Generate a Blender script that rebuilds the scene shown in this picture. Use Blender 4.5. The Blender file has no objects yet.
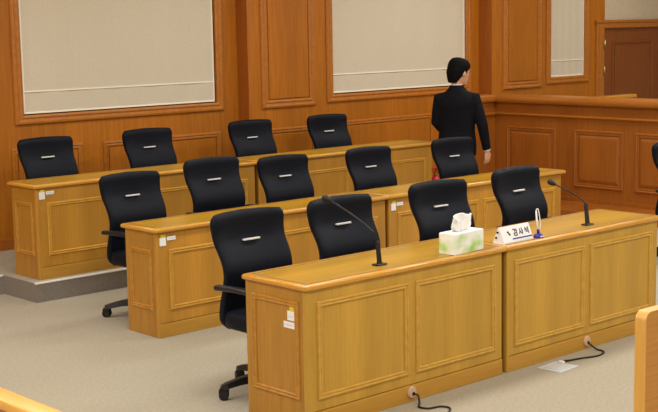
import bpy, bmesh, math, random
from mathutils import Vector, Matrix
random.seed(7)
C = bpy.context.scene.collection
PI = math.pi

# ------------------------------------------------------------------ materials
def lin(c):
    return tuple(((v/255)/12.92 if v/255 <= .04045 else ((v/255+.055)/1.055)**2.4) for v in c) + (1,)

def mat(name, col, rough=.5, metal=0, spec=.5, emit=None):
    m = bpy.data.materials.new(name); m.use_nodes = True
    b = m.node_tree.nodes['Principled BSDF']
    b.inputs['Base Color'].default_value = lin(col)
    b.inputs['Roughness'].default_value = rough
    b.inputs['Metallic'].default_value = metal
    b.inputs['Specular IOR Level'].default_value = spec
    return m

def noise_mat(name, c1, c2, scale=(1,1,1), nscale=5, detail=4, rough=.5, lo=.35, hi=.65, bump=0, spec=.5, band=None):
    """two-tone procedural surface: stretched noise between two colours, optional slow veneer bands"""
    m = mat(name, c1, rough, spec=spec); nt = m.node_tree; N = nt.nodes; L = nt.links
    b = N['Principled BSDF']
    tc = N.new('ShaderNodeTexCoord'); mp = N.new('ShaderNodeMapping'); mp.inputs['Scale'].default_value = scale
    L.new(tc.outputs['Object'], mp.inputs['Vector'])
    n = N.new('ShaderNodeTexNoise'); n.inputs['Scale'].default_value = nscale; n.inputs['Detail'].default_value = detail
    L.new(mp.outputs['Vector'], n.inputs['Vector'])
    r = N.new('ShaderNodeValToRGB')
    r.color_ramp.elements[0].position = lo; r.color_ramp.elements[0].color = lin(c1)
    r.color_ramp.elements[1].position = hi; r.color_ramp.elements[1].color = lin(c2)
    L.new(n.outputs['Fac'], r.inputs['Fac'])
    out = r.outputs['Color']
    if band:
        mp2 = N.new('ShaderNodeMapping'); mp2.inputs['Scale'].default_value = band
        L.new(tc.outputs['Object'], mp2.inputs['Vector'])
        n2 = N.new('ShaderNodeTexNoise'); n2.inputs['Scale'].default_value = 1; n2.inputs['Detail'].default_value = 1
        L.new(mp2.outputs['Vector'], n2.inputs['Vector'])
        mr = N.new('ShaderNodeMapRange'); mr.inputs['From Min'].default_value = .3; mr.inputs['From Max'].default_value = .7
        mr.inputs['To Min'].default_value = .86; mr.inputs['To Max'].default_value = 1.12
        L.new(n2.outputs['Fac'], mr.inputs['Value'])
        mx = N.new('ShaderNodeMix'); mx.data_type = 'RGBA'; mx.blend_type = 'MULTIPLY'; mx.inputs['Factor'].default_value = 1
        L.new(out, mx.inputs[6]); L.new(mr.outputs['Result'], mx.inputs[7]); out = mx.outputs[2]
    L.new(out, b.inputs['Base Color'])
    if bump:
        bp = N.new('ShaderNodeBump'); bp.inputs['Strength'].default_value = bump; bp.inputs['Distance'].default_value = .01
        L.new(n.outputs['Fac'], bp.inputs['Height']); L.new(bp.outputs['Normal'], b.inputs['Normal'])
    return m

OAK1, OAK2 = (186,143,50), (194,151,57)
M = {}
M['oak_v'] = noise_mat('oak veneer upright grain', OAK1, OAK2, (22,22,1.2), 3, 5, .42, band=(5,5,.15))
M['oak_h'] = noise_mat('oak veneer lengthwise grain', (172,127,18), (184,139,25), (1.2,22,22), 3, 5, .3, spec=.3, band=(.4,6,6))
M['oak_p'] = noise_mat('oak plinth lengthwise grain', (184,135,48), (194,145,54), (1.2,22,22), 3, 5, .4, band=(.4,6,6))
M['oak_r'] = noise_mat('oak veneer of the rear rows', (186,131,44), (194,139,51), (22,22,1.2), 3, 5, .42, band=(5,5,.15))  # oak shifted to orange: light bounced off the wall is in the colour
M['oak_edge'] = noise_mat('oak edging', (198,140,48), (208,152,58), (2,20,20), 3, 4, .2)
M['oak_mold'] = noise_mat('oak moulding', (196,152,62), (208,164,72), (8,8,8), 3, 4, .3)
M['oak_e'] = noise_mat('oak veneer of the desk ends', (168,118,38), (182,131,48), (22,22,1.2), 3, 5, .42, band=(5,5,.15))  # darker, more orange oak than the desk fronts
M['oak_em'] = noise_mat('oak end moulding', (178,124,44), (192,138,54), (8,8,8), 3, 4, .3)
M['oak_rm'] = noise_mat('oak moulding of the rear rows', (194,142,52), (206,156,60), (8,8,8), 3, 4, .3)  # carries the same wall-bounce tint as the rear fronts
M['edge_line'] = mat('dark brown line', (88,52,20), .5)  # dark brown strip just inside the tabletop edging
M['wall_v'] = noise_mat('wall panelling upright grain', (169,100,22), (184,111,27), (16,16,.9), 3, 5, .45, band=(2.2,2.2,.1), spec=.3)
M['wall_mold'] = noise_mat('wall moulding', (172,102,28), (186,114,34), (8,8,8), 3, 4, .36)
M['wall_red'] = noise_mat('reddish wall veneer', (154,84,22), (168,94,28), (16,16,.9), 3, 5, .42)
M['part_v'] = noise_mat('partition upright grain', (151,85,22), (163,95,27), (16,16,.9), 3, 5, .4, band=(2.5,2.5,.1))
M['part_h'] = noise_mat('partition lengthwise grain', (164,97,26), (178,109,32), (16,.9,16), 3, 5, .36)
M['door_wood'] = noise_mat('door wood', (128,66,20), (140,76,25), (16,16,.9), 3, 5, .45)
M['beech_h'] = noise_mat('beech board face', (196,134,52), (208,146,62), (1.0,10,26), 3, 5, .4)
M['beech_edge'] = noise_mat('beech board edge', (212,160,76), (222,170,86), (10,10,1), 3, 3, .35)
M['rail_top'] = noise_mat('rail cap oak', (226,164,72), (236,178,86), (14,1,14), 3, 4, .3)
M['rail_shaded'] = noise_mat('rail side oak', (150,94,40), (162,104,48), (14,1,14), 3, 4, .4)  # rail oak again, the side's shade put into a darker colour
M['carpet'] = noise_mat('beige carpet', (160,151,131), (174,165,145), (1,1,1), 55, 6, .95, .3, .7, bump=.25, spec=.1)
M['riser'] = noise_mat('grey brown carpet on riser', (130,121,111), (144,135,124), (1,1,1), 70, 6, .95, .3, .7, bump=.25, spec=.1)  # carpet colour darkened for the shade overhead light leaves on the riser
M['alu'] = mat('pale nosing strip', (244,240,228), .35)
M['blind'] = noise_mat('woven blind fabric', (210,199,176), (220,209,186), (1,1,1), 120, 3, .85, spec=.15)
M['hem'] = mat('blind hem', (250,244,226), .7)
M['plaster'] = noise_mat('cream plaster', (206,190,162), (212,196,170), (1,1,1), 20, 3, .9, spec=.1)
M['ceil'] = mat('white ceiling', (232,230,224), .95)
M['leather'] = noise_mat('black leather', (14,17,25), (19,22,31), (1,1,1), 90, 4, .5, bump=.03, spec=.12)
M['plastic'] = mat('black plastic', (14,14,16), .4)
M['rubber'] = mat('black rubber', (10,10,11), .6)
M['chrome'] = mat('bright satin metal', (246,246,244), .3, .25)
M['white'] = mat('white card', (240,240,236), .55)
M['acrylic'] = mat('white acrylic', (243,243,245), .25)
M['yellow'] = mat('yellow label', (228,206,30), .6)
M['ink'] = mat('black ink', (16,16,20), .6)
M['navy'] = mat('navy stripe', (36,40,128), .5)
M['blue'] = mat('blue plastic', (44,42,160), .25)
M['tissue'] = mat('white tissue', (246,246,244), .9, spec=.1)
M['tbox'] = noise_mat('green print carton', (243,247,238), (168,212,96), (1,1,1.3), 10, 1.5, .5, .42, .72)
M['grommet'] = mat('beige plastic', (206,170,140), .5)
M['steel'] = mat('pale steel', (205,212,216), .4, .1)
M['red'] = mat('red enamel', (188,22,26), .3)
M['brass'] = mat('brass', (190,160,96), .3, .8)
M['skin'] = mat('skin', (214,160,128), .55)
M['hair'] = mat('black hair', (12,11,11), .8, spec=.12)
M['suit'] = noise_mat('dark navy suit wool', (8,9,15), (12,13,20), (1,1,1), 60, 3, .85, spec=.2)
M['shirt'] = mat('white shirt', (235,235,232), .8)
M['lip'] = mat('lips', (176,104,92), .5)
M['shoe'] = mat('black shoe', (14,13,13), .3)

# ------------------------------------------------------------------ mesh helpers
def obj(name, bm, m, parent=None, smooth=False, loc=None):
    me = bpy.data.meshes.new(name)
    bmesh.ops.recalc_face_normals(bm, faces=bm.faces)
    bm.to_mesh(me); bm.free()
    if smooth:
        for p in me.polygons: p.use_smooth = True
    for mm in (m if isinstance(m, (list, tuple)) else [m]): me.materials.append(mm)
    o = bpy.data.objects.new(name, me); C.objects.link(o)
    if parent: o.parent = parent
    if loc: o.location = loc
    if smooth == 'auto':
        try: me.set_sharp_from_angle(angle=math.radians(40))
        except Exception: pass
    return o

def box(bm, x0, x1, y0, y1, z0, z1, bev=0, seg=2):
    r = bmesh.ops.create_cube(bm, size=1)
    for v in r['verts']:
        v.co = Vector(((x0+x1)/2+v.co.x*(x1-x0), (y0+y1)/2+v.co.y*(y1-y0), (z0+z1)/2+v.co.z*(z1-z0)))
    if bev:
        es = {e for v in r['verts'] for e in v.link_edges}
        bmesh.ops.bevel(bm, geom=list(es), offset=bev, segments=seg, profile=.5, affect='EDGES')
    return bm

def bx(*a, **k):
    bm = bmesh.new(); return box(bm, *a, **k)

def loft(bm, loops, cap0=True, cap1=True, close=True):
    rings = [[bm.verts.new(p) for p in lp] for lp in loops]
    n = len(rings[0])
    for a, b in zip(rings, rings[1:]):
        for i in range(n if close else n-1):
            j = (i+1) % n
            bm.faces.new((a[i], a[j], b[j], b[i]))
    if cap0: bm.faces.new(rings[0])
    if cap1: bm.faces.new(rings[-1])
    return bm

def tube(bm, pts, r, n=10, cap=True):
    pts = [Vector(p) for p in pts]
    rs = r if isinstance(r, (list, tuple)) else [r]*len(pts)
    loops = []; up = Vector((0,0,1))
    prev = None
    for i, p in enumerate(pts):
        d = (pts[min(i+1,len(pts)-1)]-pts[max(i-1,0)]).normalized()
        if prev is None:
            a = d.orthogonal().normalized()
        else:
            a = (prev - d*prev.dot(d)).normalized()
        prev = a; b = d.cross(a)
        loops.append([p+(a*math.cos(2*PI*k/n)+b*math.sin(2*PI*k/n))*rs[i] for k in range(n)])
    return loft(bm, loops, cap, cap)

def spline(pts, per=8):
    """Catmull-Rom through points"""
    P = [Vector(p) for p in pts]; P = [P[0]*2-P[1]] + P + [P[-1]*2-P[-2]]
    out = []
    for i in range(1, len(P)-2):
        for k in range(per):
            t = k/per
            a, b, c, d = P[i-1], P[i], P[i+1], P[i+2]
            out.append(.5*((2*b)+(c-a)*t+(2*a-5*b+4*c-d)*t*t+(3*b-a-3*c+d)*t**3))
    out.append(P[-2]); return out

def lathe(bm, prof, cx=0, cy=0, n=20):
    loops = [[(cx+r*math.cos(2*PI*k/n), cy+r*math.sin(2*PI*k/n), z) for k in range(n)] for r, z in prof]
    return loft(bm, loops)

def frame(bm, side, at, u0, u1, v0, v1, prof):
    """mitred rectangular moulding; side 'front' lies on y=at facing -Y (u=x, v=z), 'left' on x=at facing -X (u=y, v=z)"""
    loops = []
    for t, h in prof:
        q = [(u0+t, v0+t), (u1-t, v0+t), (u1-t, v1-t), (u0+t, v1-t)]
        loops.append([(u, at-h, v) if side == 'front' else (at-h, u, v) for u, v in q])
    loops.append(loops[0])
    rings = [[bm.verts.new(p) for p in lp] for lp in loops[:-1]]
    rings.append(rings[0])
    for a, b in zip(rings, rings[1:]):
        for i in range(4):
            j = (i+1) % 4
            bm.faces.new((a[i], a[j], b[j], b[i]))
    return bm

def thing(name, label, cat, loc=(0,0,0), rz=0, group=None):
    o = bpy.data.objects.new(name, None); C.objects.link(o)
    o.empty_display_size = .1
    o.location = loc; o.rotation_euler = (0,0,rz)
    o['label'] = label; o['category'] = cat
    if group: o['group'] = group
    return o

def tag(o, label, cat, group=None):
    o['label'] = label; o['category'] = cat
    if group: o['group'] = group
    return o

def struct(name, bm, m, parent=None, smooth=False):
    o = obj(name, bm, m, parent, smooth)
    if parent is None: o['kind'] = 'structure'
    return o

def copy_tree(root, loc, rz, label, group=None):
    r = root.copy(); C.objects.link(r); r.location = loc; r.rotation_euler = (0,0,rz)
    r['label'] = label
    if group: r['group'] = group
    for ch in list(root.children):
        c = ch.copy(); C.objects.link(c); c.parent = r
        for g in ch.children:
            d = g.copy(); C.objects.link(d); d.parent = c
    return r

# moulding profiles (inset from outer edge, height)
DBL = [(0,-.003),(0,.004),(.004,.011),(.010,.012),(.014,.006),(.018,.006),(.022,.010),(.027,.010),(.031,.004),(.031,-.003)]
WIDE = [(0,-.003),(0,.012),(.010,.024),(.026,.026),(.036,.018),(.050,.016),(.060,.022),(.070,.022),(.082,.018),(.085,.014),(.085,-.003)]
MID = [(0,-.003),(0,.008),(.006,.018),(.018,.020),(.026,.012),(.036,.014),(.046,.014),(.050,.010),(.050,-.003)]

# ------------------------------------------------------------------ camera (solved from the photograph's vanishing points)
F, YAW, PITCH, ROLL, CH = 1288.75, .7406, .1404, .0181, 2.08
fw = Vector((math.cos(PITCH)*math.sin(YAW), math.cos(PITCH)*math.cos(YAW), -math.sin(PITCH)))
ri = Vector((math.cos(YAW), -math.sin(YAW), 0)); dn = fw.cross(ri)
c_, s_ = math.cos(ROLL), math.sin(ROLL)
right = ri*c_+dn*s_; down = -ri*s_+dn*c_
cd = bpy.data.cameras.new('camera'); cam = bpy.data.objects.new('camera', cd); C.objects.link(cam)
cd.sensor_width = 36; cd.lens = F/658*36; cd.clip_start = .05; cd.clip_end = 100
R3 = Matrix((right, -down, -fw)).transposed()
cam.matrix_world = Matrix.Translation((0,0,CH)) @ R3.to_4x4()
bpy.context.scene.camera = cam

# ------------------------------------------------------------------ room shell
XL, XR, YF, CZ = -2.5, 17.0, -3.0, 3.5
struct('floor', bx(XL, XR, YF, 10.4, -.1, 0), M['carpet'])
struct('ceiling', bx(XL, XR, YF, 10.4, CZ, CZ+.1), M['ceil'])
struct('wall_left', bx(XL-.1, XL, YF, 10.4, 0, CZ), M['plaster'])
struct('wall_right', bx(XR, XR+.1, YF, 10.4, 0, CZ), M['plaster'])
struct('wall_front', bx(XL, XR, YF-.1, YF, 0, CZ), M['plaster'])

def wall_hole(bm, x0, x1, y0, y1, z0, z1, hx0, hx1, hz0, hz1):
    box(bm, x0, hx0, y0, y1, z0, z1); box(bm, hx1, x1, y0, y1, z0, z1)
    box(bm, hx0, hx1, y0, y1, z0, hz0); box(bm, hx0, hx1, y0, y1, hz1, z1)
    return bm
Y1, Y2, Y3 = 10.2, 10.03, 9.83
ZT = 2.75
# first window (left), on the deepest stretch of the wall
bm = bmesh.new()
wall_hole(bm, 4.0, 8.12, Y1, Y1+.10, 0, CZ, 5.693, 7.835, 1.322, ZT)
box(bm, XL, 4.0, Y1, Y1+.1, 0, CZ)
struct('wall_back', bm, M['wall_v'])
bm = bmesh.new()
wall_hole(bm, 8.12, 11.60, Y2, Y2+.10, 0, CZ, 9.245, 11.362, 1.336, ZT)
struct('wall_back.001', bm, M['wall_v'])
bm = bmesh.new()
wall_hole(bm, 11.60, 13.80, Y3, Y3+.10, 0, CZ, 12.655, 13.385, 1.372, ZT)
box(bm, 13.80, XR, Y3, Y3+.1, 2.03, 2.066)
struct('wall_back.002', bm, M['wall_v'])
struct('trim_1', bx(8.112, 8.1195, Y2, Y1, 0, CZ), M['wall_red'])      # returns where the wall steps forward
struct('trim_2', bx(11.592, 11.5995, Y3, Y2, 0, CZ), M['wall_red'])
struct('wall_back.003', bx(13.80, XR, Y3+.02, Y3+.1, 2.066, CZ), M['plaster'])

def window(n, x0, x1, z0, y):
    """window niche with moulded surround; x0,x1,z0 are the outer edges"""
    bm = bmesh.new(); frame(bm, 'front', y, x0, x1, z0, ZT+.085, WIDE)
    w = struct('window_%d' % n, bm, M['wall_mold'])
    obj('window_frame', bx(x0+.05, x1-.05, y+.085, y+.099, z0+.05, ZT+.05), M['wall_red'], w)
    obj('window_pane', bx(x0+.12, x1-.12, y+.080, y+.0845, z0+.12, ZT), M['plaster'], w)
window(1, 5.608, 7.923, 1.243, Y1)
window(2, 9.165, 11.442, 1.257, Y2)
window(3, 12.600, 13.452, 1.300, Y3)

def blind(x0, x1, z0, y, label):
    t = thing('roller_blind', label, 'window blind', ((x0+x1)/2, y+.010, z0), 0, 'roller blinds on the back wall')
    w = (x1-x0)/2; bm = bmesh.new()
    n = 24
    front = [(-w+2*w*i/n, .003*math.sin(i*1.3)) for i in range(n+1)]
    rows = []
    for z in (0.014, .2, .7, ZT-z0-.04):
        rows.append([(x, yy, z) for x, yy in front] + [(x, yy+.003, z) for x, yy in reversed(front)])
    loft(bm, rows)
    obj('blind_fabric', bm, M['blind'], t)
    bm = bmesh.new(); box(bm, -w, w, -.006, .010, 0, .016, .003)
    obj('bottom_bar', bm, M['hem'], t)
    bm = bmesh.new(); box(bm, -w, w, -.008, -.002, .190, .203, .002)
    obj('hem_seam', bm, M['hem'], t)
    for a in (-w, w-.014): obj('lit_edge', bx(a, a+.014, -.006, -.0005, .016, ZT-z0-.04), M['hem'], t)  # pale strips paint the lit side edges of the cloth
    bm = bmesh.new(); tube(bm, [(-w, .006, ZT-z0-.03), (w, .006, ZT-z0-.03)], .022, 12)
    obj('roller', bm, M['hem'], t, True)
blind(5.705, 7.820, 1.337, Y1, 'wide beige roller blind at the far left of the back wall, above the leftmost chair')
blind(9.252, 11.350, 1.352, Y2, 'wide beige roller blind right behind the head of the standing man')
blind(12.664, 13.372, 1.385, Y3, 'narrow beige roller blind between the tall wood panel and the door')

# tall narrow panels between the windows
def wall_panel(n, y, x0, x1, z0, z1, prof=MID, field=.013):
    bm = bmesh.new(); frame(bm, 'front', y, x0, x1, z0, z1, prof)
    w = prof[-1][0]
    t = struct('trim_%d' % n, bm, M['wall_mold'])
    if field: obj('panel_field', bx(x0+w+.010, x1-w-.010, y-field, y+.002, z0+w+.010, z1-w-.010, bev=.003, seg=1), M['wall_v'], t)
wall_panel(3, Y2, 8.277, 8.998, 1.240, 2.85, WIDE, .016)
wall_panel(4, Y3, 11.790, 12.508, 1.272, 2.85, WIDE, .016)
# wainscot panels under the windows
wall_panel(5, Y1, 5.56, 6.280, .42, 1.045)
wall_panel(6, Y1, 6.502, 7.870, .42, 1.038)
wall_panel(7, Y2, 8.277, 8.998, .42, 1.038)
wall_panel(8, Y2, 9.190, 10.800, .42, 1.054)
struct('baseboard_back', bx(XL, 8.11, Y1-.015, Y1, .15, .25, bev=.003), M['wall_red'])

# door in the right stretch
bm = bmesh.new()
DX0, DX1, DZ = 13.83, 15.12, 2.0
for a in ((13.60, 13.762), (DX1+.03, DX1+.20)):
    box(bm, a[0], a[1], Y3-.03, Y3+.06, 0, 1.975, .008)
    box(bm, a[0]+.05, a[1]-.05, Y3-.04, Y3-.02, 0, 1.975, .006)
box(bm, 13.60, DX1+.20, Y3-.032, Y3+.06, 1.962, 2.048, .008)
box(bm, 13.58, DX1+.22, Y3-.048, Y3+.06, 2.028, 2.066, .010)
d = struct('door_1', bm, M['wall_mold'])
obj('door_leaf', bx(13.757, DX1+.035, Y3+.012, Y3+.058, .01, 1.975, bev=.002), M['door_wood'], d)
for z0, z1 in ((.95, 1.79), (.15, .80)):
    bm = bmesh.new(); frame(bm, 'front', Y3+.01, 13.985, 14.90, z0, z1, [(0,-.003),(0,.006),(.01,.012),(.02,.012),(.035,.002),(.035,-.003)])
    box(bm, 14.04, 14.845, Y3+.002, Y3+.012, z0+.055, z1-.055, .004, 1)
    obj('door_panel', bm, M['door_wood'], d)
for z in (1.70, 1.36, .35):
    bm = bmesh.new(); tube(bm, [(13.756, Y3-.036, z), (13.756, Y3-.036, z+.12)], .016, 10)
    obj('hinge', bm, M['brass'], d, True)
bm = bmesh.new(); tube(bm, [(15.03, Y3+.01, 1.0), (15.03, Y3-.05, 1.0), (14.93, Y3-.055, 1.0)], .011, 10)
obj('door_handle', bm, M['brass'], d, True)
struct('wall_back.005', bx(13.70, DX1+.18, Y3+.062, Y3+.1, 0, 2.03), M['wall_v'])
struct('wall_back.004', bx(DX1+.18, XR, Y3, Y3+.1, 0, 2.03), M['wall_v'])

# raised platform under the last row, with aluminium nosing
PX0, PX1, PY = 4.872, 9.50, 8.665
bm = bmesh.new()
poly = [(PX0,PY),(PX1,PY),(PX1,10.0),(8.10,10.0),(8.10,10.2),(-1.0,10.2),(-1.0,9.168),(PX0,9.168)]
loft(bm, [[(x,y,0.0005) for x,y in poly], [(x,y,.15) for x,y in poly]], True, False)
rs = struct('floor_platform', bm, M['riser'])
bm = bmesh.new(); loft(bm, [[(x,y,.1495) for x,y in poly], [(x,y,.153) for x,y in poly]])
struct('floor.001', bm, M['carpet'])
bm = bmesh.new(); box(bm, PX0-.006, PX1, PY-.007, PY+.016, .144, .157, .003)
struct('trim_9', bm, M['alu'])
bm = bmesh.new(); box(bm, -1.0, PX0-.006, 9.161, 9.184, .144, .157, .003)
struct('trim_10', bm, M['alu'])

# ------------------------------------------------------------------ desks
def desk(label, x0, x1, yf, depth, z, panels_z, stickers, grp, oh=.020, ol=None, orr=None, gap_mid=.03, grommet=None, margin=.068, H=.77):
    L = x1-x0
    ol = oh if ol is None else ol; orr = oh if orr is None else orr
    t = thing('courtroom_desk', label, 'desk', (x0, yf, z), 0, grp)
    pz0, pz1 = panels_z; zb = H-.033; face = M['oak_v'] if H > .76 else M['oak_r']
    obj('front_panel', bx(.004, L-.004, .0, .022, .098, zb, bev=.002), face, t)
    obj('plinth', bx(.0, L, -.004, .02, 0, .094, bev=.003), M['oak_p'], t)
    for s in (0, 1):
        a = 0 if s == 0 else L-.026
        e = obj('end_panel', bx(a, a+.026, .0225, depth, 0, zb, bev=.002), M['oak_e'], t)
        if s == 0:
            bm = bmesh.new(); frame(bm, 'left', 0, .058, depth-.055, pz0, pz1, DBL)
            obj('end_moulding', bm, M['oak_em'], e)
    bm = bmesh.new(); box(bm, -.004, .020, -.0035, .030, 0, zb, .007, 3)
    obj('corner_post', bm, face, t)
    mid = L/2
    for a, b in ((margin, mid-gap_mid), (mid+gap_mid, L-margin)):
        bm = bmesh.new(); frame(bm, 'front', 0, a, b, pz0, pz1, DBL)
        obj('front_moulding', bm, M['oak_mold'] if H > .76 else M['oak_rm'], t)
    # top: bullnose edging round a let-in panel
    def ring(i, zz): return [(-ol+i,-oh+i,zz),(L+orr-i,-oh+i,zz),(L+orr-i,depth+oh*.3-i,zz),(-ol+i,depth+oh*.3-i,zz)]
    bm = bmesh.new()
    loft(bm, [ring(.07, zb), ring(.012, zb), ring(.004, zb+.003), ring(.0005, zb+.009), ring(0, zb+.016), ring(.001, zb+.023), ring(.005, zb+.029), ring(.013, H-.0005), ring(.020, H), ring(.033, H), ring(.034, H-.004)], True, True)
    top = obj('tabletop', bm, M['oak_edge'], t, 'auto')
    bm = bmesh.new(); loft(bm, [ring(.0345, H-.006), ring(.0345, H-.0008), ring(.0460, H-.0008), ring(.0460, H-.006)])
    obj('dark_line', bm, M['edge_line'], top)
    bm = bmesh.new(); loft(bm, [ring(.0462, H-.006), ring(.0462, H-.0012), ring(.0475, H-.0002)])
    obj('let_in_panel', bm, M['oak_h'], top)
    for side, u, v in stickers:
        s = None
        def plate(nm, m, du0, du1, dv0, dv1, par, lift):
            if side == 'front': b = bx(u+du0, u+du1, -lift, -.001 if lift < .003 else -.001, v+dv0, v+dv1)
            else: b = bx(-lift, -.0005, u+du0, u+du1, v+dv0, v+dv1)
            o = obj(nm, b, m, par); return o
        if side == 'front':
            s = plate('asset_sticker', M['white'], -.025, .025, -.045, .012, t, .006)
            plate('yellow_strip', M['yellow'], -.014, .022, .012, .030, s, .006)
            s2 = plate('asset_sticker', M['white'], .035, .105, -.012, .014, t, .006)
            plate('print_line', M['steel'], .043, .097, -.003, .003, s2, .0063)
        else:
            s = plate('asset_sticker', M['white'], -.030, .025, -.038, .012, t, .0035)
            plate('yellow_strip', M['yellow'], -.026, .006, .012, .036, s, .0035)
            plate('print_line', M['steel'], -.022, .018, -.020, -.016, s, .0039)
            s2 = plate('asset_sticker', M['white'], -.030, .055, -.080, -.046, t, .0035)
            plate('print_line', M['steel'], -.020, .045, -.066, -.061, s2, .0039)
    if grommet:
        gx, gz = grommet
        bm = bmesh.new()
        loft(bm, [[(gx+r*math.cos(2*PI*k/20), yy, gz+r*math.sin(2*PI*k/20)) for k in range(20)] for r, yy in ((.034,-.003),(.034,-.010),(.029,-.015),(.012,-.016))])
        g = obj('cable_grommet', bm, M['grommet'], t, 'auto')
        bm = bmesh.new(); loft(bm, [[(gx+.004+r*math.cos(2*PI*k/14), yy, gz-.008+r*math.sin(2*PI*k/14)) for k in range(14)] for r, yy in ((.011,-.015),(.011,-.0175))])
        obj('plug', bm, M['rubber'], g)
    return t
GD = 'courtroom desks in three rows'
desk('oak desk of the front row nearest the camera, carrying the green tissue box', 4.231, 5.768, 4.812, .490, 0, (.156,.675), [('end', .122, .607)], GD, grommet=(.758,.055))
desk('oak front-row desk carrying the white nameplate, further from the camera', 5.812, 7.380, 4.812, .490, 0, (.150,.675), [], GD, grommet=(.783,.052))
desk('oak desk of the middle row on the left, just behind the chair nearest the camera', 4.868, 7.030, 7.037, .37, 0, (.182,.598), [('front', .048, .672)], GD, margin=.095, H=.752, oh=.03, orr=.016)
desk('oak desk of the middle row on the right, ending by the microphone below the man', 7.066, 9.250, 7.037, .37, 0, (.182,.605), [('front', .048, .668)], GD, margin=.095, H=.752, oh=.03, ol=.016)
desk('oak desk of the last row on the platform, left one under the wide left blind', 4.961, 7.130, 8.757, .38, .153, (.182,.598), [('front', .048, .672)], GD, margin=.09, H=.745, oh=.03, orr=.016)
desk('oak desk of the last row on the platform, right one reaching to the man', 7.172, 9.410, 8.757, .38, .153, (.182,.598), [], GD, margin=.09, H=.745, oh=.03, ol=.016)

# ------------------------------------------------------------------ chairs
def interp(tab, x):
    n = len(tab); x = min(max(x, tab[0][0]), tab[-1][0])
    k = next(i for i in range(n-1) if x <= tab[i+1][0]+1e-9)
    (x0, y0), (x1, y1) = tab[k], tab[k+1]; h = x1-x0
    def slope(i):
        a, b = tab[max(i-1,0)], tab[min(i+1,n-1)]; return (b[1]-a[1])/(b[0]-a[0])
    t = (x-x0)/h; m0, m1 = slope(k)*h, slope(k+1)*h
    return (2*t**3-3*t**2+1)*y0+(t**3-2*t**2+t)*m0+(3*t**2-2*t**3)*y1+(t**3-t**2)*m1
BACK = [(.36,.105),(.42,.124),(.52,.108),(.60,.082),(.68,.066),(.745,.078),(.80,.106),(.857,.140),(.92,.157),(.97,.160),(1.02,.156)]
HALFW = [(.36,.210),(.42,.236),(.60,.242),(.75,.248),(.90,.257),(.97,.263),(1.02,.260)]
def back_mesh():
    bm = bmesh.new(); loops = []; nz = 34
    z0, z1 = .36, 1.015
    zs = [z0+(z1-z0)*i/nz for i in range(nz+1)]
    N = 40
    for i, z in enumerate(zs):
        e = min(1, (i+.25)/2.6, (nz-i+.25)/2.6); e = math.sqrt(max(0,1-(1-e)**2))
        w = interp(HALFW, z); w -= (1-e)*.03; t = .036*(.18+.82*e); yc = interp(BACK, z)
        lp = []
        for k in range(N):
            a = 2*PI*k/N; ca, sa = math.cos(a), math.sin(a)
            px = w*math.copysign(abs(ca)**.28, ca); py = t*math.copysign(abs(sa)**.55, sa)
            u = px/.24
            py += -.030*u*u + .014                             # wraps forward at the sides
            if sa < 0:                                          # front: pinch round the grip slot
                py += .014*math.exp(-((px/.085)**2+((z-.857)/.045)**2))
            zz = z + (.010*(1-u*u) if z > .91 else 0)*(z-.91)/.1
            lp.append((px, yc+py, zz))
        loops.append(lp)
    return loft(bm, loops)
def seat_mesh():
    bm = bmesh.new(); loops = []; N = 44
    for z, s in ((.372,.80),(.376,.93),(.392,.985),(.42,1),(.448,.99),(.466,.955),(.476,.85),(.479,.55)):
        lp = []
        for k in range(N):
            a = 2*PI*k/N; ca, sa = math.cos(a), math.sin(a)
            px = .245*s*math.copysign(abs(ca)**.35, ca); py = .235*s*math.copysign(abs(sa)**.35, sa)-.108
            lp.append((px, py, z-(.018*max(0,(-.20-py)/.14))))
        loops.append(lp)
    return loft(bm, loops)
GC = 'black leather swivel chairs behind the desks'
HY = -.12
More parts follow.
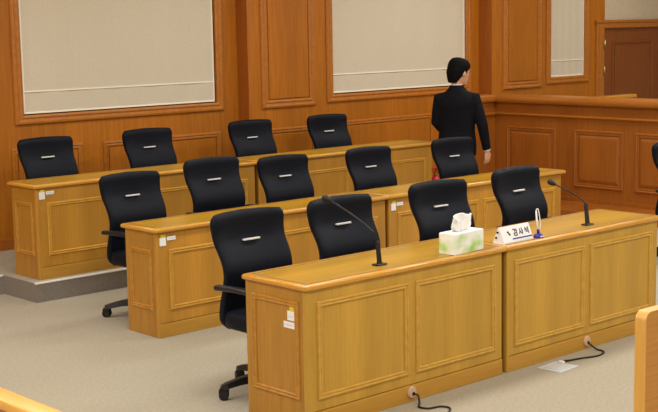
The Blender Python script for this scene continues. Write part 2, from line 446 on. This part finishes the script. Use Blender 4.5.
def make_chair(label, base, lift=0):
    t = thing('swivel_chair', label, 'chair', (0,0,0), 0, GC)
    b = obj('backrest', back_mesh(), M['leather'], t, True)
    bm = bmesh.new(); box(bm, -.061, .061, -.010, .006, -.005, .005, .002)
    for v in bm.verts: v.co = Vector((v.co.x, v.co.y-.004+ interp(BACK,.857)-.016+.002 - .010*abs(v.co.x/.06), v.co.z+.859))
    obj('grip_bar', bm, M['chrome'], b)
    obj('seat', seat_mesh(), M['leather'], t, True)
    bm = bmesh.new(); box(bm, -.10, .10, -.23, .02, .325, .378, .012)
    box(bm, -.04, .04, .0, .17, .335, .37, .006)
    obj('tilt_mechanism', bm, M['plastic'], t)
    bm = bmesh.new(); lathe(bm, [(.030,.10),(.030,.22),(.019,.225),(.019,.34+lift)], 0, HY, n=16)
    obj('gas_column', bm, M['plastic'], t, 'auto')
    for s in (-1, 1):
        bm = bmesh.new()
        pts = spline([(s*.285,.100,.618),(s*.292,.0,.626),(s*.290,-.16,.632),(s*.275,-.27,.622)], 6)
        loops = []
        n = len(pts)
        for i, p in enumerate(pts):
            e = min(1, (i+.3)/2, (n-1-i+.3)/2)
            loops.append([(p.x+.026*e*math.copysign(abs(math.cos(a))**.6, math.cos(a)), p.y, p.z+.016*e*math.copysign(abs(math.sin(a))**.6, math.sin(a))) for a in [2*PI*k/12 for k in range(12)]])
        loft(bm, loops); ar = obj('armrest', bm, M['plastic'], t, True)
        bm = bmesh.new(); tube(bm, spline([(s*.286,-.215,.618),(s*.290,-.215,.52),(s*.272,-.20,.40),(s*.22,-.17,.352),(s*.10,-.15,.348)], 5), .016, 8)
        obj('arm_support', bm, M['plastic'], ar, True)
    bm = bmesh.new(); lathe(bm, [(.02,.075),(.046,.08),(.046,.125),(.036,.135)], 0, HY, n=16)
    obj('base_hub', bm, M['plastic'], t, 'auto')
    for k in range(5):
        a = math.radians(base+72*k); d = Vector((math.cos(a), math.sin(a), 0)); HV = Vector((0,HY,0)); n = Vector((-d.y, d.x, 0))
        bm = bmesh.new()
        loops = []
        for r, w, z0, z1 in ((.03,.034,.080,.140),(.12,.031,.082,.134),(.25,.027,.076,.114),(.335,.024,.064,.094),(.365,.016,.058,.084)):
            loops.append([HV+d*r+n*w+Vector((0,0,z0)), HV+d*r-n*w+Vector((0,0,z0)), HV+d*r-n*w*.7+Vector((0,0,z1)), HV+d*r+n*w*.7+Vector((0,0,z1))])
        loft(bm, loops); lg = obj('leg', bm, M['plastic'], t)
        bm = bmesh.new(); c = HV+d*.350; q = Vector((math.cos(a+1.1), math.sin(a+1.1), 0))
        for s in (-1, 1):
            tube(bm, [c+q*s*.010+Vector((0,0,.029)), c+q*s*.024+Vector((0,0,.029))], .0285, 14)
        tube(bm, [c+Vector((0,0,.03)), c+Vector((0,0,.075))], .010, 8)
        tube(bm, [c-q*.012+Vector((0,0,.029)), c+q*.012+Vector((0,0,.029))], .012, 8)
        tube(bm, [c-q*.014+Vector((0,0,.046)), c+q*.014+Vector((0,0,.046))], .030, 12)
        obj('caster', bm, M['rubber'], lg, 'auto')
    if lift:
        for o in t.children:
            if o.name.split('.')[0] in ('backrest','seat','tilt_mechanism','armrest'): o.location.z = lift
    return t
PZ = .153
chairs = [
 (4.625,5.62,0,.00,'black leather swivel chair nearest the camera, at the left end of the front desks'),
 (5.37,5.635,0,.00,'black leather swivel chair in the front row directly behind the left microphone'),
 (6.32,5.695,0,-.05,'black leather swivel chair behind the green tissue box'),
 (7.275,5.80,0,.02,'black leather swivel chair behind the white nameplate and the pen stand'),
 (5.28,7.80,0,.02,'black leather swivel chair at the left end of the middle row desks'),
 (6.04,7.81,0,.00,'second black leather chair from the left in the middle row, taller than its neighbours'),
 (6.79,7.84,0,-.01,'third black leather swivel chair from the left in the middle row'),
 (7.71,7.78,0,.00,'black leather middle-row chair behind the joint between the two middle-row desks'),
 (8.80,7.80,0,-.03,'black leather swivel chair right in front of the standing man'),
 (5.56,9.47,PZ,.02,'black leather swivel chair under the left end of the wide left blind'),
 (6.62,9.51,PZ,.00,'black leather last-row chair under the middle of the wide left blind'),
 (7.82,9.52,PZ,.00,'black leather last-row chair below the corner where the back wall steps forward'),
 (8.76,9.45,PZ,.00,'black leather last-row chair below the tall narrow wall panel'),
 (9.69,6.06,0,.00,'black leather swivel chair cut off by the right edge of the photo'),
]
proto = {}
for i, (x, y, z, rz, lab) in enumerate(chairs):
    k = (147, 0) if i == 4 else (140, .045) if i == 5 else (165, 0)
    if k not in proto:
        proto[k] = make_chair(lab, *k); proto[k].location = (x,y,z); proto[k].rotation_euler = (0,0,rz)
    else: copy_tree(proto[k], (x,y,z), rz, lab, GC)

# ------------------------------------------------------------------ panelled partition on the right
XP = 11.65
t = thing('panelled_partition', 'long low wood-panelled partition with rounded cap in front of the door', 'partition', (XP, 9.82, 0))
py0 = -4.6
obj('partition_body', bx(0, .13, py0, 0, 0, 1.14), M['part_v'], t)
bm = bmesh.new()
cap = [(-.050,1.142),(-.062,1.155),(-.066,1.180),(-.062,1.208),(-.048,1.226),(-.020,1.232),(.150,1.232),(.178,1.226),(.192,1.208),(.196,1.180),(.192,1.155),(.180,1.142)]
loft(bm, [[(x, py0, z) for x, z in cap], [(x, .0, z) for x, z in cap]])
obj('cap_rail', bm, M['part_h'], t, 'auto')
bm = bmesh.new()
led = [(.001,.985),(-.012,.990),(-.020,1.000),(-.034,1.004),(-.036,1.014),(-.030,1.020),(.001,1.026)]
loft(bm, [[(x, py0, z) for x, z in led], [(x, .0, z) for x, z in led]])
obj('ledge_moulding', bm, M['part_h'], t)
obj('skirting', bx(-.014, .001, py0, 0, 0, .115, bev=.003), M['part_v'], t)
obj('foot_step', bx(-.62, -.0145, py0, 0, 0, .07, bev=.006), M['part_v'], t)
for y1, y0 in ((9.645,8.937),(8.684,8.031),(7.885,7.230),(6.93,6.28),(6.05,5.40)):
    y0 -= 9.82; y1 -= 9.82
    bm = bmesh.new(); frame(bm, 'left', 0, y0, y1, .232, .872, MID)
    p = obj('panel_moulding', bm, M['part_v'], t)
    a, b = .050, .088
    bm = bmesh.new()
    def rc(i, x): return [(x, y0+i, .232+i), (x, y1-i, .232+i), (x, y1-i, .872-i), (x, y0+i, .872-i)]
    loft(bm, [rc(a, .001), rc(a, -.002), rc(b-.006, -.014), rc(b, -.014), rc(b+.002, -.018)], True, True)
    obj('raised_field', bm, M['part_v'], p)
# short return of the same panelling along the back wall, behind the man
bm = bmesh.new(); box(bm, 11.20, XP-.001, Y3-.008, Y2-.001, 0, 1.14)
rt = struct('trim_11', bm, M['part_v'])
bm = bmesh.new(); box(bm, 11.19, XP-.001, Y3-.06, Y2-.001, 1.142, 1.232, .03, 4)
obj('cap_rail', bm, M['part_h'], rt, 'auto')
bm = bmesh.new(); box(bm, 11.19, XP-.001, Y3-.036, Y3-.006, .99, 1.026, .008)
obj('ledge_moulding', bm, M['part_h'], rt)

# rail running off behind the partition towards the door
t = thing('gallery_rail', 'short light-topped wooden rail just showing over the partition before the door', 'rail', (11.90, 8.72, 0))
obj('rail_board', bx(0, .93, 0, .05, 0, 1.165, bev=.003), M['part_v'], t)
obj('rail_cap', bx(-.02, .94, -.04, .10, 1.165, 1.205, bev=.01), M['oak_edge'], t)

# ------------------------------------------------------------------ foreground pieces
t = thing('wooden_stand', 'light wooden board with a rounded top corner at the lower right corner', 'stand', (4.006, 2.655, 0))
bm = bmesh.new(); r = .035; W = .75; Hh = 1.0
def outline(i):
    pts = [(i, 0), (i, Hh-r)]
    for k in range(1, 9):
        a = PI - k*(PI/2)/8; pts.append((r+(r-i)*math.cos(a), Hh-r+(r-i)*math.sin(a)))
    pts += [(W, Hh-i), (W, 0)]
    return pts
loft(bm, [[(x, 0, z) for x, z in outline(.004)], [(x, .046, z) for x, z in outline(.004)]])
obj('board', bm, M['beech_h'], t)
bm = bmesh.new()
o1 = outline(0); o2 = outline(.0035)
ring0 = [(x, -.0005, z) for x, z in o1[:-1]]; ring1 = [(x, .0465, z) for x, z in o1[:-1]]
ring2 = [(x, .0465, z) for x, z in o2[:-1]]; ring3 = [(x, -.0005, z) for x, z in o2[:-1]]
loft(bm, [ring0, ring1, ring2, ring3, ring0], False, False, close=False)
obj('edge_band', bm, M['beech_edge'], t, 'auto')
obj('foot', bx(.2, .7, .0465, .20, 0, .04, bev=.004), M['beech_h'], t)

t = thing('wooden_rail', 'wooden rail with a bright top edge crossing the lower left corner', 'rail', (1.93, 2.2, 0))
bm = bmesh.new(); box(bm, 0, .075, 0, 3.0, .862, .90, .008, 3)
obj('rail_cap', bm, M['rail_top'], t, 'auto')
obj('rail_board', bx(.008, .055, .02, 2.98, 0, .862, bev=.002), M['rail_shaded'], t)

# ------------------------------------------------------------------ things on the desks
HT = .7700
def mic(label, loc, top, pts, head_dir):
    t = thing('gooseneck_microphone', label, 'microphone', loc, 0, 'gooseneck microphones on the front desks')
    L = lambda p: Vector(p)-Vector(loc)
    bm = bmesh.new(); box(bm, -.038, .038, -.024, .024, 0, .010, .004); obj('base', bm, M['plastic'], t)
    bm = bmesh.new(); a = Vector((0,0,.008)); b = L(top)
    tube(bm, [a, a.lerp(b,.08), a.lerp(b,.92), b], [.017,.0145,.0125,.009], 14); obj('stem', bm, M['plastic'], t, 'auto')
    path = spline([L(top)]+[L(p) for p in pts], 10)
    bm = bmesh.new(); tube(bm, path, .0048, 8); obj('gooseneck', bm, M['plastic'], t, True)
    e = path[-1]; d = (path[-1]-path[-3]).normalized()
    bm = bmesh.new(); tube(bm, [e-d*.012, e, e+d*.012, e+d*.030, e+d*.044, e+d*.050], [.006,.011,.0165,.0185,.014,.005], 14)
    obj('windscreen', bm, M['rubber'], t, True)
mic('black gooseneck microphone on the desk with the tissue box', (4.875,4.932,HT), (4.862,4.932,.905), [(4.83,4.945,.965),(4.775,5.03,1.045),(4.725,5.11,1.105),(4.705,5.137,1.124)], None)
mic('black gooseneck microphone at the right end of the front desks, beyond the nameplate', (6.745,4.919,HT), (6.738,4.93,.912), [(6.722,4.975,.950),(6.688,5.05,.995),(6.655,5.115,1.028)], None)

# tissue box
tx = thing('tissue_box', 'green and white tissue box with a tissue pulled out', 'tissue box', (5.360, 4.815, HT), math.radians(4.5))
bm = bmesh.new(); box(bm, 0, .272, 0, .115, 0, .120, .003)
ct = obj('carton', bm, M['tbox'], tx)
bm = bmesh.new(); box(bm, .004, .268, .004, .111, .120, .1212); obj('carton_top', bm, M['white'], ct)
bm = bmesh.new()
loops = [[(.136+.075*math.cos(2*PI*k/20), .058+.022*math.sin(2*PI*k/20), z) for k in range(20)] for z in (.1212,.1222)]
loft(bm, loops); obj('slot_film', bm, M['steel'], ct)
bm = bmesh.new(); nu, nv = 18, 12; grid = []
for j in range(nv+1):
    v = j/nv; row = []
    for i in range(nu+1):
        u = i/nu-.5
        wdt = .125+.085*v**.8
        x = .125 + u*wdt + .020*v + .010*math.sin(v*5+u*4)*v
        y = .058 + (.020*math.sin(u*9+v*2.5)+.012*math.sin(u*17+1.3+v*3))*(.5+.5*v) + .018*(u+.3)*v
        z = .121 + v*(.086 + .012*math.sin(u*5.5+.9) + .006*math.cos(u*13))
        row.append(bm.verts.new((x, y, z)))
    grid.append(row)
for j in range(nv):
    for i in range(nu):
        bm.faces.new((grid[j][i], grid[j][i+1], grid[j+1][i+1], grid[j+1][i]))
ts = obj('tissue', bm, M['tissue'], tx, True)
md = ts.modifiers.new('thickness', 'SOLIDIFY'); md.thickness = .0015
# a second fold of the same sheet
bm = bmesh.new(); grid = []
for j in range(9):
    v = j/8; row = []
    for i in range(11):
        u = i/10-.5
        row.append(bm.verts.new((.105+u*(.05+.05*v)-.012*v, .048+.012*math.sin(u*8)-.008*v, .121+v*(.060+.015*math.cos(u*7)))))
    grid.append(row)
for j in range(8):
    for i in range(10):
        bm.faces.new((grid[j][i], grid[j][i+1], grid[j+1][i+1], grid[j+1][i]))
t2 = obj('tissue_fold', bm, M['tissue'], ts, True)
md = t2.modifiers.new('thickness', 'SOLIDIFY'); md.thickness = .0015

# nameplate: tent-shaped acrylic block with lettering on its sloping face
nl, nd, nh = .280, .085, .096
np_ = thing('nameplate', 'white tent-shaped nameplate with black lettering and a blue line', 'nameplate', (5.818, 4.838, HT), math.radians(1.5))
bm = bmesh.new()
tri = [(0,0),(nd,0),(nd,.006),(nd*.5+.004,nh),(nd*.5-.006,nh),(0,.008)]
loft(bm, [[(0,y,z) for y,z in tri],[(nl,y,z) for y,z in tri]])
obj('plate', bm, M['acrylic'], np_)
sl = math.atan2(nh-.008, nd*.5-.006)
def face_pt(u, v, h=.0012):        # u along, v up the sloping face
    y = v*math.cos(sl); z = .008+v*math.sin(sl)
    return Vector((u, y-h*math.sin(sl), z+h*math.cos(sl)))
def bar(bm, u0, v0, u1, v1, w):
    d = Vector((u1-u0, v1-v0)); n = Vector((-d.y, d.x)).normalized()*w/2
    q = [(u0+n.x,v0+n.y),(u1+n.x,v1+n.y),(u1-n.x,v1-n.y),(u0-n.x,v0-n.y)]
    loft(bm, [[face_pt(u,v,.0002) for u,v in q],[face_pt(u,v,.0014) for u,v in q]])
def glyph(strokes, u, v, s, w):
    bm = bmesh.new()
    for a,b,c,d in strokes: bar(bm, u+a*s, v+b*s, u+c*s, v+d*s, w)
    return obj('letter', bm, M['ink'], np_)
S_ = .042; V0 = .033
glyph([(.08,.94,.56,.94),(.54,.96,.44,.58),(.88,1,.88,.48),(.62,.76,.88,.76),(.2,.38,.86,.38),(.2,.02,.86,.02),(.22,.40,.22,0),(.84,.40,.84,0)], .108, V0, S_, .0066)   # 검
glyph([(.34,.92,.32,.5),(.32,.54,.06,.12),(.32,.54,.60,.16),(.76,1,.76,0),(.76,.52,.98,.52)], .164, V0, S_, .0066)                                                       # 사
glyph([(.30,.98,.28,.74),(.28,.76,.06,.48),(.28,.76,.54,.50),(.86,1,.86,.42),(.60,.74,.86,.74),(.18,.32,.86,.32),(.84,.34,.84,-.02)], .220, V0, S_, .0066)                # 석
bm = bmesh.new()                                                                                                                                                        # slanting emblem
bar(bm, .060, .066, .078, .040, .011); bar(bm, .066, .044, .078, .044, .006); bar(bm, .056, .058, .068, .066, .006)
obj('emblem', bm, M['ink'], np_)
bm = bmesh.new(); bar(bm, .090, .016, nl-.003, .016, .008); obj('blue_line', bm, M['navy'], np_)
for k in (.38, .72):
    bm = bmesh.new(); tube(bm, [(-.001, nd*.62-.03*k+.015, nh*k), (-.010, nd*.62-.03*k+.015, nh*k)], .006, 10)
    obj('end_peg', bm, M['rubber'], np_)

# pen on its stand
pn = thing('pen_stand', 'blue and white counter pen standing in its base with a looped cord', 'pen stand', (6.160, 4.853, HT))
bm = bmesh.new(); lathe(bm, [(.030,0),(.031,.006),(.027,.016),(.016,.024),(.010,.027)], n=20); obj('base', bm, M['blue'], pn, 'auto')
bm = bmesh.new(); tube(bm, [(0,0,.024),(0,.004,.050)], [.0095,.0085], 12); obj('pen_socket', bm, M['navy'], pn, True)
bm = bmesh.new(); tube(bm, [(0,.004,.046),(-.002,.012,.100),(-.004,.016,.160)], [.0062,.0058,.0050], 12); obj('pen', bm, M['white'], pn, True)
bm = bmesh.new(); tube(bm, spline([(-.004,.016,.158),(-.002,.016,.170),(.010,.014,.172),(.015,.010,.150),(.018,.006,.118),(.024,.004,.088),(.018,.004,.060),(.012,.002,.034),(.014,0,.020)], 8), .0034, 8); obj('cord', bm, M['white'], pn, True)
bm = bmesh.new(); lathe(bm, [(.0338,-.002),(.0338,.005),(.0315,.006)], n=20)
for v in bm.verts: v.co.z = max(v.co.z, .0)
bm.free()
bm = bmesh.new(); box(bm, -.016, .016, -.030, -.024, .006, .012, .002); obj('base_label', bm, M['white'], pn)

# cables on the floor, floor socket
bm = bmesh.new()
tube(bm, spline([(4.993,4.792,.047),(5.005,4.775,.040),(4.985,4.745,.012),(4.950,4.715,.0065),(4.93,4.69,.006),(4.95,4.64,.006),(5.02,4.62,.006),(5.03,4.56,.006),(4.93,4.50,.006),(4.80,4.50,.006)], 8), .0055, 8)
tag(obj('power_cable', bm, M['rubber'], None, True), 'black cable looping on the carpet under the desk with the tissue box', 'cable')
bm = bmesh.new()
tube(bm, spline([(6.597,4.792,.042),(6.610,4.770,.020),(6.612,4.735,.0065),(6.610,4.700,.006),(6.570,4.658,.006),(6.480,4.645,.006),(6.370,4.680,.006),(6.270,4.700,.008),(6.226,4.704,.013)], 8), .0055, 8)
tag(obj('power_cable', bm, M['rubber'], None, True), 'black cable curling from the right-hand front desk to the floor socket', 'cable')
t = thing('floor_socket', 'flat pale metal socket plate set in the carpet, with a cable plugged in', 'floor socket', (6.115, 4.665, 0), math.radians(4))
bm = bmesh.new(); box(bm, -.10, .10, -.085, .085, .0, .005, .002); obj('cover_plate', bm, M['steel'], t)
bm = bmesh.new(); box(bm, -.07, .055, -.055, .055, .005, .0075, .001); obj('lid', bm, M['steel'], t)
bm = bmesh.new(); box(bm, .076, .098, .015, .05, .005, .018, .003); obj('plug', bm, M['white'], t)

# fire extinguisher
t = thing('fire_extinguisher', 'red fire extinguisher standing on the floor at the left of the man', 'fire extinguisher', (10.07, 9.32, 0))
bm = bmesh.new(); lathe(bm, [(.066,0),(.072,.012),(.072,.36),(.066,.40),(.045,.435),(.024,.45),(.022,.462)], n=22); obj('cylinder', bm, M['red'], t, 'auto')
bm = bmesh.new(); lathe(bm, [(.018,.458),(.022,.468),(.022,.495),(.012,.502)], n=14); v_ = obj('valve', bm, M['brass'], t, 'auto')
bm = bmesh.new(); box(bm, -.11, .02, -.012, .012, .500, .509, .002); box(bm, -.12, .02, -.012, .012, .530, .538, .002); box(bm, .0, .022, -.012, .012, .495, .536, .002)
obj('handle', bm, M['red'], t)
bm = bmesh.new(); tube(bm, spline([(.02,0,.485),(.07,.0,.470),(.095,0,.38),(.088,0,.24),(.084,0,.12)], 6), .010, 8); obj('hose', bm, M['rubber'], t, True)
bm = bmesh.new(); loft(bm, [[(.0725*math.cos(a), .0725*math.sin(a), z) for a in [2*PI*k/22 for k in range(22)]] for z in (.17,.29)], False, False); obj('instruction_label', bm, M['white'], t, True)

# ------------------------------------------------------------------ the standing man
def fuse(parts, voxel, smooth=6):
    """union of closed pieces into one continuous skin (voxel remesh), returned as a bmesh"""
    me = bpy.data.meshes.new('tmp'); bm = bmesh.new()
    for p in parts:
        m2 = bpy.data.meshes.new('t'); bmesh.ops.recalc_face_normals(p, faces=p.faces); p.to_mesh(m2); p.free(); bm.from_mesh(m2); bpy.data.meshes.remove(m2)
    bm.to_mesh(me); bm.free()
    o = bpy.data.objects.new('tmp', me); C.objects.link(o)
    r = o.modifiers.new('r', 'REMESH'); r.mode = 'VOXEL'; r.voxel_size = voxel
    s = o.modifiers.new('s', 'SMOOTH'); s.iterations = smooth; s.factor = .5
    dg = bpy.context.evaluated_depsgraph_get(); ev = o.evaluated_get(dg)
    out = bmesh.new(); out.from_mesh(ev.to_mesh()); ev.to_mesh_clear()
    bpy.data.objects.remove(o); bpy.data.meshes.remove(me)
    return out
def T(pts, rs, n=14, sx=1): 
    bm = bmesh.new(); tube(bm, pts, rs, n); return bm
def stack(rows, n=24):
    """body section loft: rows of (z, cx, cy, half width, half depth)"""
    bm = bmesh.new()
    loft(bm, [[(cx+w*math.copysign(abs(math.cos(a))**.85, math.cos(a)), cy+d*math.copysign(abs(math.sin(a))**.85, math.sin(a)), z) for a in [2*PI*k/n for k in range(n)]] for z, cx, cy, w, d in rows])
    return bm
def ball(c, r, sx=1, sy=1, sz=1):
    bm = bmesh.new(); bmesh.ops.create_uvsphere(bm, u_segments=18, v_segments=12, radius=r)
    for v in bm.verts: v.co = Vector((c[0]+v.co.x*sx, c[1]+v.co.y*sy, c[2]+v.co.z*sz))
    return bm
def rot_about(bm, c, rz=0, rx=0):
    Rm = Matrix.Translation(c) @ Matrix.Rotation(rz, 4, 'Z') @ Matrix.Rotation(rx, 4, 'X') @ Matrix.Translation(-Vector(c))
    bmesh.ops.transform(bm, matrix=Rm, verts=bm.verts); return bm
# local frame: faces -Y, +X is his left side
man = thing('person', 'man in a dark suit standing with his back turned beside the last row of desks', 'person', (9.70, 8.68, 0), math.radians(180-52))
HC = Vector((0,-.015,1.60))
def headify(bm):
    c = Vector((0,0,1.50))
    bmesh.ops.transform(bm, matrix=Matrix.Translation(c) @ Matrix.Diagonal((1.14,1.12,1.06,1)) @ Matrix.Translation(-c), verts=bm.verts)
    rot_about(rot_about(bm, c, 0, math.radians(13)), c, math.radians(-40))
    bmesh.ops.translate(bm, vec=(0,0,-.040), verts=bm.verts); return bm
head = []
rows = []
for z, w, d, cy in ((1.497,.040,.045,-.045),(1.507,.052,.062,-.035),(1.530,.062,.080,-.022),(1.560,.069,.090,-.012),(1.595,.074,.096,-.006),(1.630,.077,.098,-.002),(1.665,.075,.095,0),(1.695,.066,.084,.002),(1.715,.050,.064,.004),(1.727,.024,.030,.004)):
    rows.append((z, 0, cy, w, d))
head.append(stack(rows))
head.append(ball((0,-.108,1.585), .014, .9, 1.1, 1.3)); head.append(T([(0,-.092,1.622),(0,-.108,1.590)],[.008,.012],8))
for s in (-1, 1):
    head.append(ball((s*.078,.006,1.598), .030, .35, .62, 1.0))
    head.append(ball((s*.030,-.086,1.638), .016, 1.3, .5, .45))
head.append(ball((0,-.090,1.548), .018, 1.4, .5, .35)); head.append(ball((0,-.082,1.512), .022, 1.1, .7, .7))
for h in head: headify(h)
body = head + [T([(0,.010,1.38),(0,.008,1.46),(0,.0,1.54)], [.062,.056,.054])]
body.append(stack([(.80,0,0,.135,.10),(.90,0,0,.155,.11),(1.02,0,0,.145,.10),(1.15,0,0,.155,.105),(1.27,0,0,.160,.105),(1.33,0,.005,.120,.08),(1.39,0,.008,.070,.062)]))
RS, RE, RW = Vector((-.168,.012,1.325)), Vector((-.255,.045,1.055)), Vector((-.300,-.010,.790))
LS, LE, LW = Vector((.168,.012,1.325)), Vector((.205,.010,1.080)), Vector((.135,-.185,.960))
for sh, el, wr in ((RS,RE,RW),(LS,LE,LW)):
    body.append(T([sh*.98+Vector((0,0,-.01)), sh.lerp(el,.5), el, el.lerp(wr,.4), wr], [.040,.044,.038,.036,.025]))
for s in (-1, 1):
    body.append(T([(s*.085,0,.86),(s*.092,0,.62),(s*.095,-.01,.46),(s*.097,.008,.28),(s*.098,.015,.08)], [.082,.066,.052,.050,.036]))
    body.append(T([(s*.098,.025,.055),(s*.104,-.06,.035),(s*.108,-.135,.028)], [.036,.034,.024]))
def hand(wr, d, palm_n, thumb_side, curl):
    """palm plus five separate fingers; d = pointing direction, palm_n = palm normal, thumb_side = direction of the thumb"""
    d = d.normalized(); t_ = (thumb_side-d*thumb_side.dot(d)).normalized(); n = palm_n - d*palm_n.dot(d) - t_*palm_n.dot(t_); n.normalize()
    out = []
    bm = bmesh.new(); loops = []
    for r, w, th in ((-.01,.024,.018),(.02,.032,.016),(.055,.039,.015),(.085,.040,.013),(.094,.034,.010)):
        c = wr+d*r
        loops.append([c+t_*w*math.copysign(abs(math.cos(a))**.7,math.cos(a))+n*th*math.sin(a) for a in [2*PI*k/16 for k in range(16)]])
    loft(bm, loops); out.append(bm)
    for q, ln in ((.030,.072),(.010,.080),(-.010,.075),(-.029,.058)):
        b = wr+d*.084+t_*q
        p1 = b+(d*math.cos(curl*.5)+n*math.sin(curl*.5))*ln*.42
        p2 = p1+(d*math.cos(curl*1.3)+n*math.sin(curl*1.3))*ln*.34
        p3 = p2+(d*math.cos(curl*2.0)+n*math.sin(curl*2.0))*ln*.26
        out.append(T([b-d*.015, b, p1, p2, p3], [.0085,.0090,.0085,.0078,.0060], 10))
    b = wr+d*.025+t_*.026
    p1 = b+(d*.70+t_*.60+n*.25).normalized()*.040; p2 = p1+(d*.90+t_*.15+n*.35).normalized()*.030; p3 = p2+(d*.95+n*.3).normalized()*.022
    out.append(T([b-t_*.012, b, p1, p2, p3], [.012,.0120,.0105,.0095,.0065], 10))
    return out
body += hand(RW, Vector((-.04,-.10,-1)), Vector((.75,-.65,0)), Vector((-.65,-.75,0)), .6)
body += hand(LW, Vector((-.75,-.6,.05)), Vector((0,.6,-.8)), Vector((0,-.3,.9)), .5)
obj('body', fuse(body, .0055, 4), M['skin'], man, True)
for sx in (-1, 1):
    e = obj('eye', headify(ball((sx*.030,-.0915,1.606), .0115, 1.25, .6, .7)), M['shirt'], man, True)
    obj('iris', headify(ball((sx*.030,-.0965,1.606), .0055, 1, .6, 1)), M['ink'], e, True)
    obj('eyebrow', headify(T([(sx*.014,-.100,1.630),(sx*.032,-.0985,1.635),(sx*.050,-.086,1.630)], [.003,.0042,.002], 8)), M['hair'], man, True)
obj('mouth', headify(T([(-.022,-.093,1.549),(-.008,-.0985,1.550),(.008,-.0985,1.550),(.022,-.093,1.549)], [.002,.005,.005,.002], 8)), M['lip'], man, True)
# hair: cap over the top and back of the skull
hb = []
rows = []
for z, w, d, cy in ((1.500,.046,.022,.058),(1.520,.054,.030,.060),(1.552,.066,.050,.052),(1.58,.078,.066,.042),(1.61,.084,.080,.034),(1.645,.087,.098,.014),(1.68,.086,.106,.004),(1.71,.077,.098,.004),(1.735,.058,.076,.006),(1.748,.028,.038,.006)):
    rows.append((z, 0, cy, w, d))
hb.append(stack(rows, 28))
for k in range(46):
    a = random.uniform(0, 2*PI); zz = random.uniform(1.62, 1.735)
    w = .078*math.sqrt(max(.05, 1-((zz-1.64)/.115)**2)); dd = .095*math.sqrt(max(.05, 1-((zz-1.64)/.115)**2))
    p = Vector((w*math.cos(a), .006+dd*math.sin(a), zz))
    hb.append(T([p, p+Vector((math.cos(a)*.010, math.sin(a)*.010+.004, -.020))], [.010,.004], 6))
for h in hb: headify(h)
hr = obj('hair', fuse(hb, .006, 3), M['hair'], man, True)
# jacket
jk = [stack([(.745,0,.005,.192,.142),(.76,0,.005,.196,.146),(.86,0,.004,.196,.145),(.98,0,.0,.182,.132),(1.08,0,.0,.180,.128),(1.20,0,.004,.186,.132),(1.26,0,.012,.190,.132),(1.31,0,.018,.180,.118),(1.35,0,.020,.152,.102),(1.39,0,.018,.112,.088),(1.425,0,.014,.080,.076),(1.452,0,.012,.068,.066)])]
for sh, el, wr in ((RS,RE,RW),(LS,LE,LW)):
    e = wr+(wr-el).normalized()*(-.012)
    jk.append(T([sh*Vector((.72,1,1)).length*Vector((0,0,0)) + Vector((sh.x*.70,sh.y,sh.z-.005)), sh, sh.lerp(el,.5), el, el.lerp(wr,.5), e], [.066,.070,.064,.057,.050,.043]))
j = obj('suit_jacket', fuse(jk, .009, 5), M['suit'], man, True)
bm = bmesh.new()
loft(bm, [[(r*math.cos(a), .010+r*.92*math.sin(a), z+.008*math.sin(a)) for a in [2*PI*k/24 for k in range(24)]] for r, z in ((.066,1.415),(.0655,1.436),(.0625,1.452),(.0600,1.450),(.062,1.415))], False, False)
obj('shirt_collar', bm, M['shirt'], man, True)
for el, wr in ((RE,RW),(LE,LW)):
    d = (wr-el).normalized(); obj('shirt_cuff', T([wr-d*.03, wr+d*.002], [.036,.035], 16), M['shirt'], man, True)
tr = []
tr.append(stack([(.80,0,0,.165,.118),(.86,0,0,.170,.122),(.98,0,0,.162,.115)]))
for s in (-1, 1):
    tr.append(T([(s*.085,0,.86),(s*.093,0,.62),(s*.096,-.004,.46),(s*.098,.006,.28),(s*.099,.012,.10),(s*.099,.010,.045)], [.096,.084,.072,.066,.062,.062]))
obj('trousers', fuse(tr, .009, 4), M['suit'], man, True)
for s in (-1, 1):
    sh = stack([(.001,s*.104,-.045,.043,.130),(.012,s*.104,-.045,.046,.135),(.035,s*.104,-.042,.044,.126),(.058,s*.102,-.020,.040,.095),(.080,s*.100,.010,.042,.058),(.095,s*.099,.015,.044,.046)])
    obj('shoe', sh, M['shoe'], man, True)

# ------------------------------------------------------------------ light: ceiling fluorescents, added outer columns, dim ambient
def area(x, y, e, sx=1.2, sy=.6, col=(1,.98,.95)):
    l = bpy.data.lights.new('ceiling_lamp', 'AREA'); l.energy = e; l.shape = 'RECTANGLE'; l.size = sx; l.size_y = sy; l.color = col
    o = bpy.data.objects.new('ceiling_lamp', l); C.objects.link(o); o.location = (x, y, CZ-.02)
LAMPS = {-1.0: (60,60,60,42), 1.5: (42,52,52,56), 4.5: (36,50,46,32), 7.5: (44,60,50,32), 10.5: (44,58,56,38), 13.5: (30,46,40,24)}  # outermost columns added to brighten left-facing sides and the door end
for x, es in LAMPS.items():
    for y, e in zip((-.5, 2.5, 5.5, 8.3), es): area(x, y, e)
w = bpy.data.worlds.new('world'); bpy.context.scene.world = w; w.use_nodes = True
w.node_tree.nodes['Background'].inputs[0].default_value = (1,.98,.96,1); w.node_tree.nodes['Background'].inputs[1].default_value = .3
vs = bpy.context.scene.view_settings
vs.view_transform = 'Standard'; vs.look = 'None'; vs.gamma = 1; vs.use_curve_mapping = False; vs.exposure = -.2
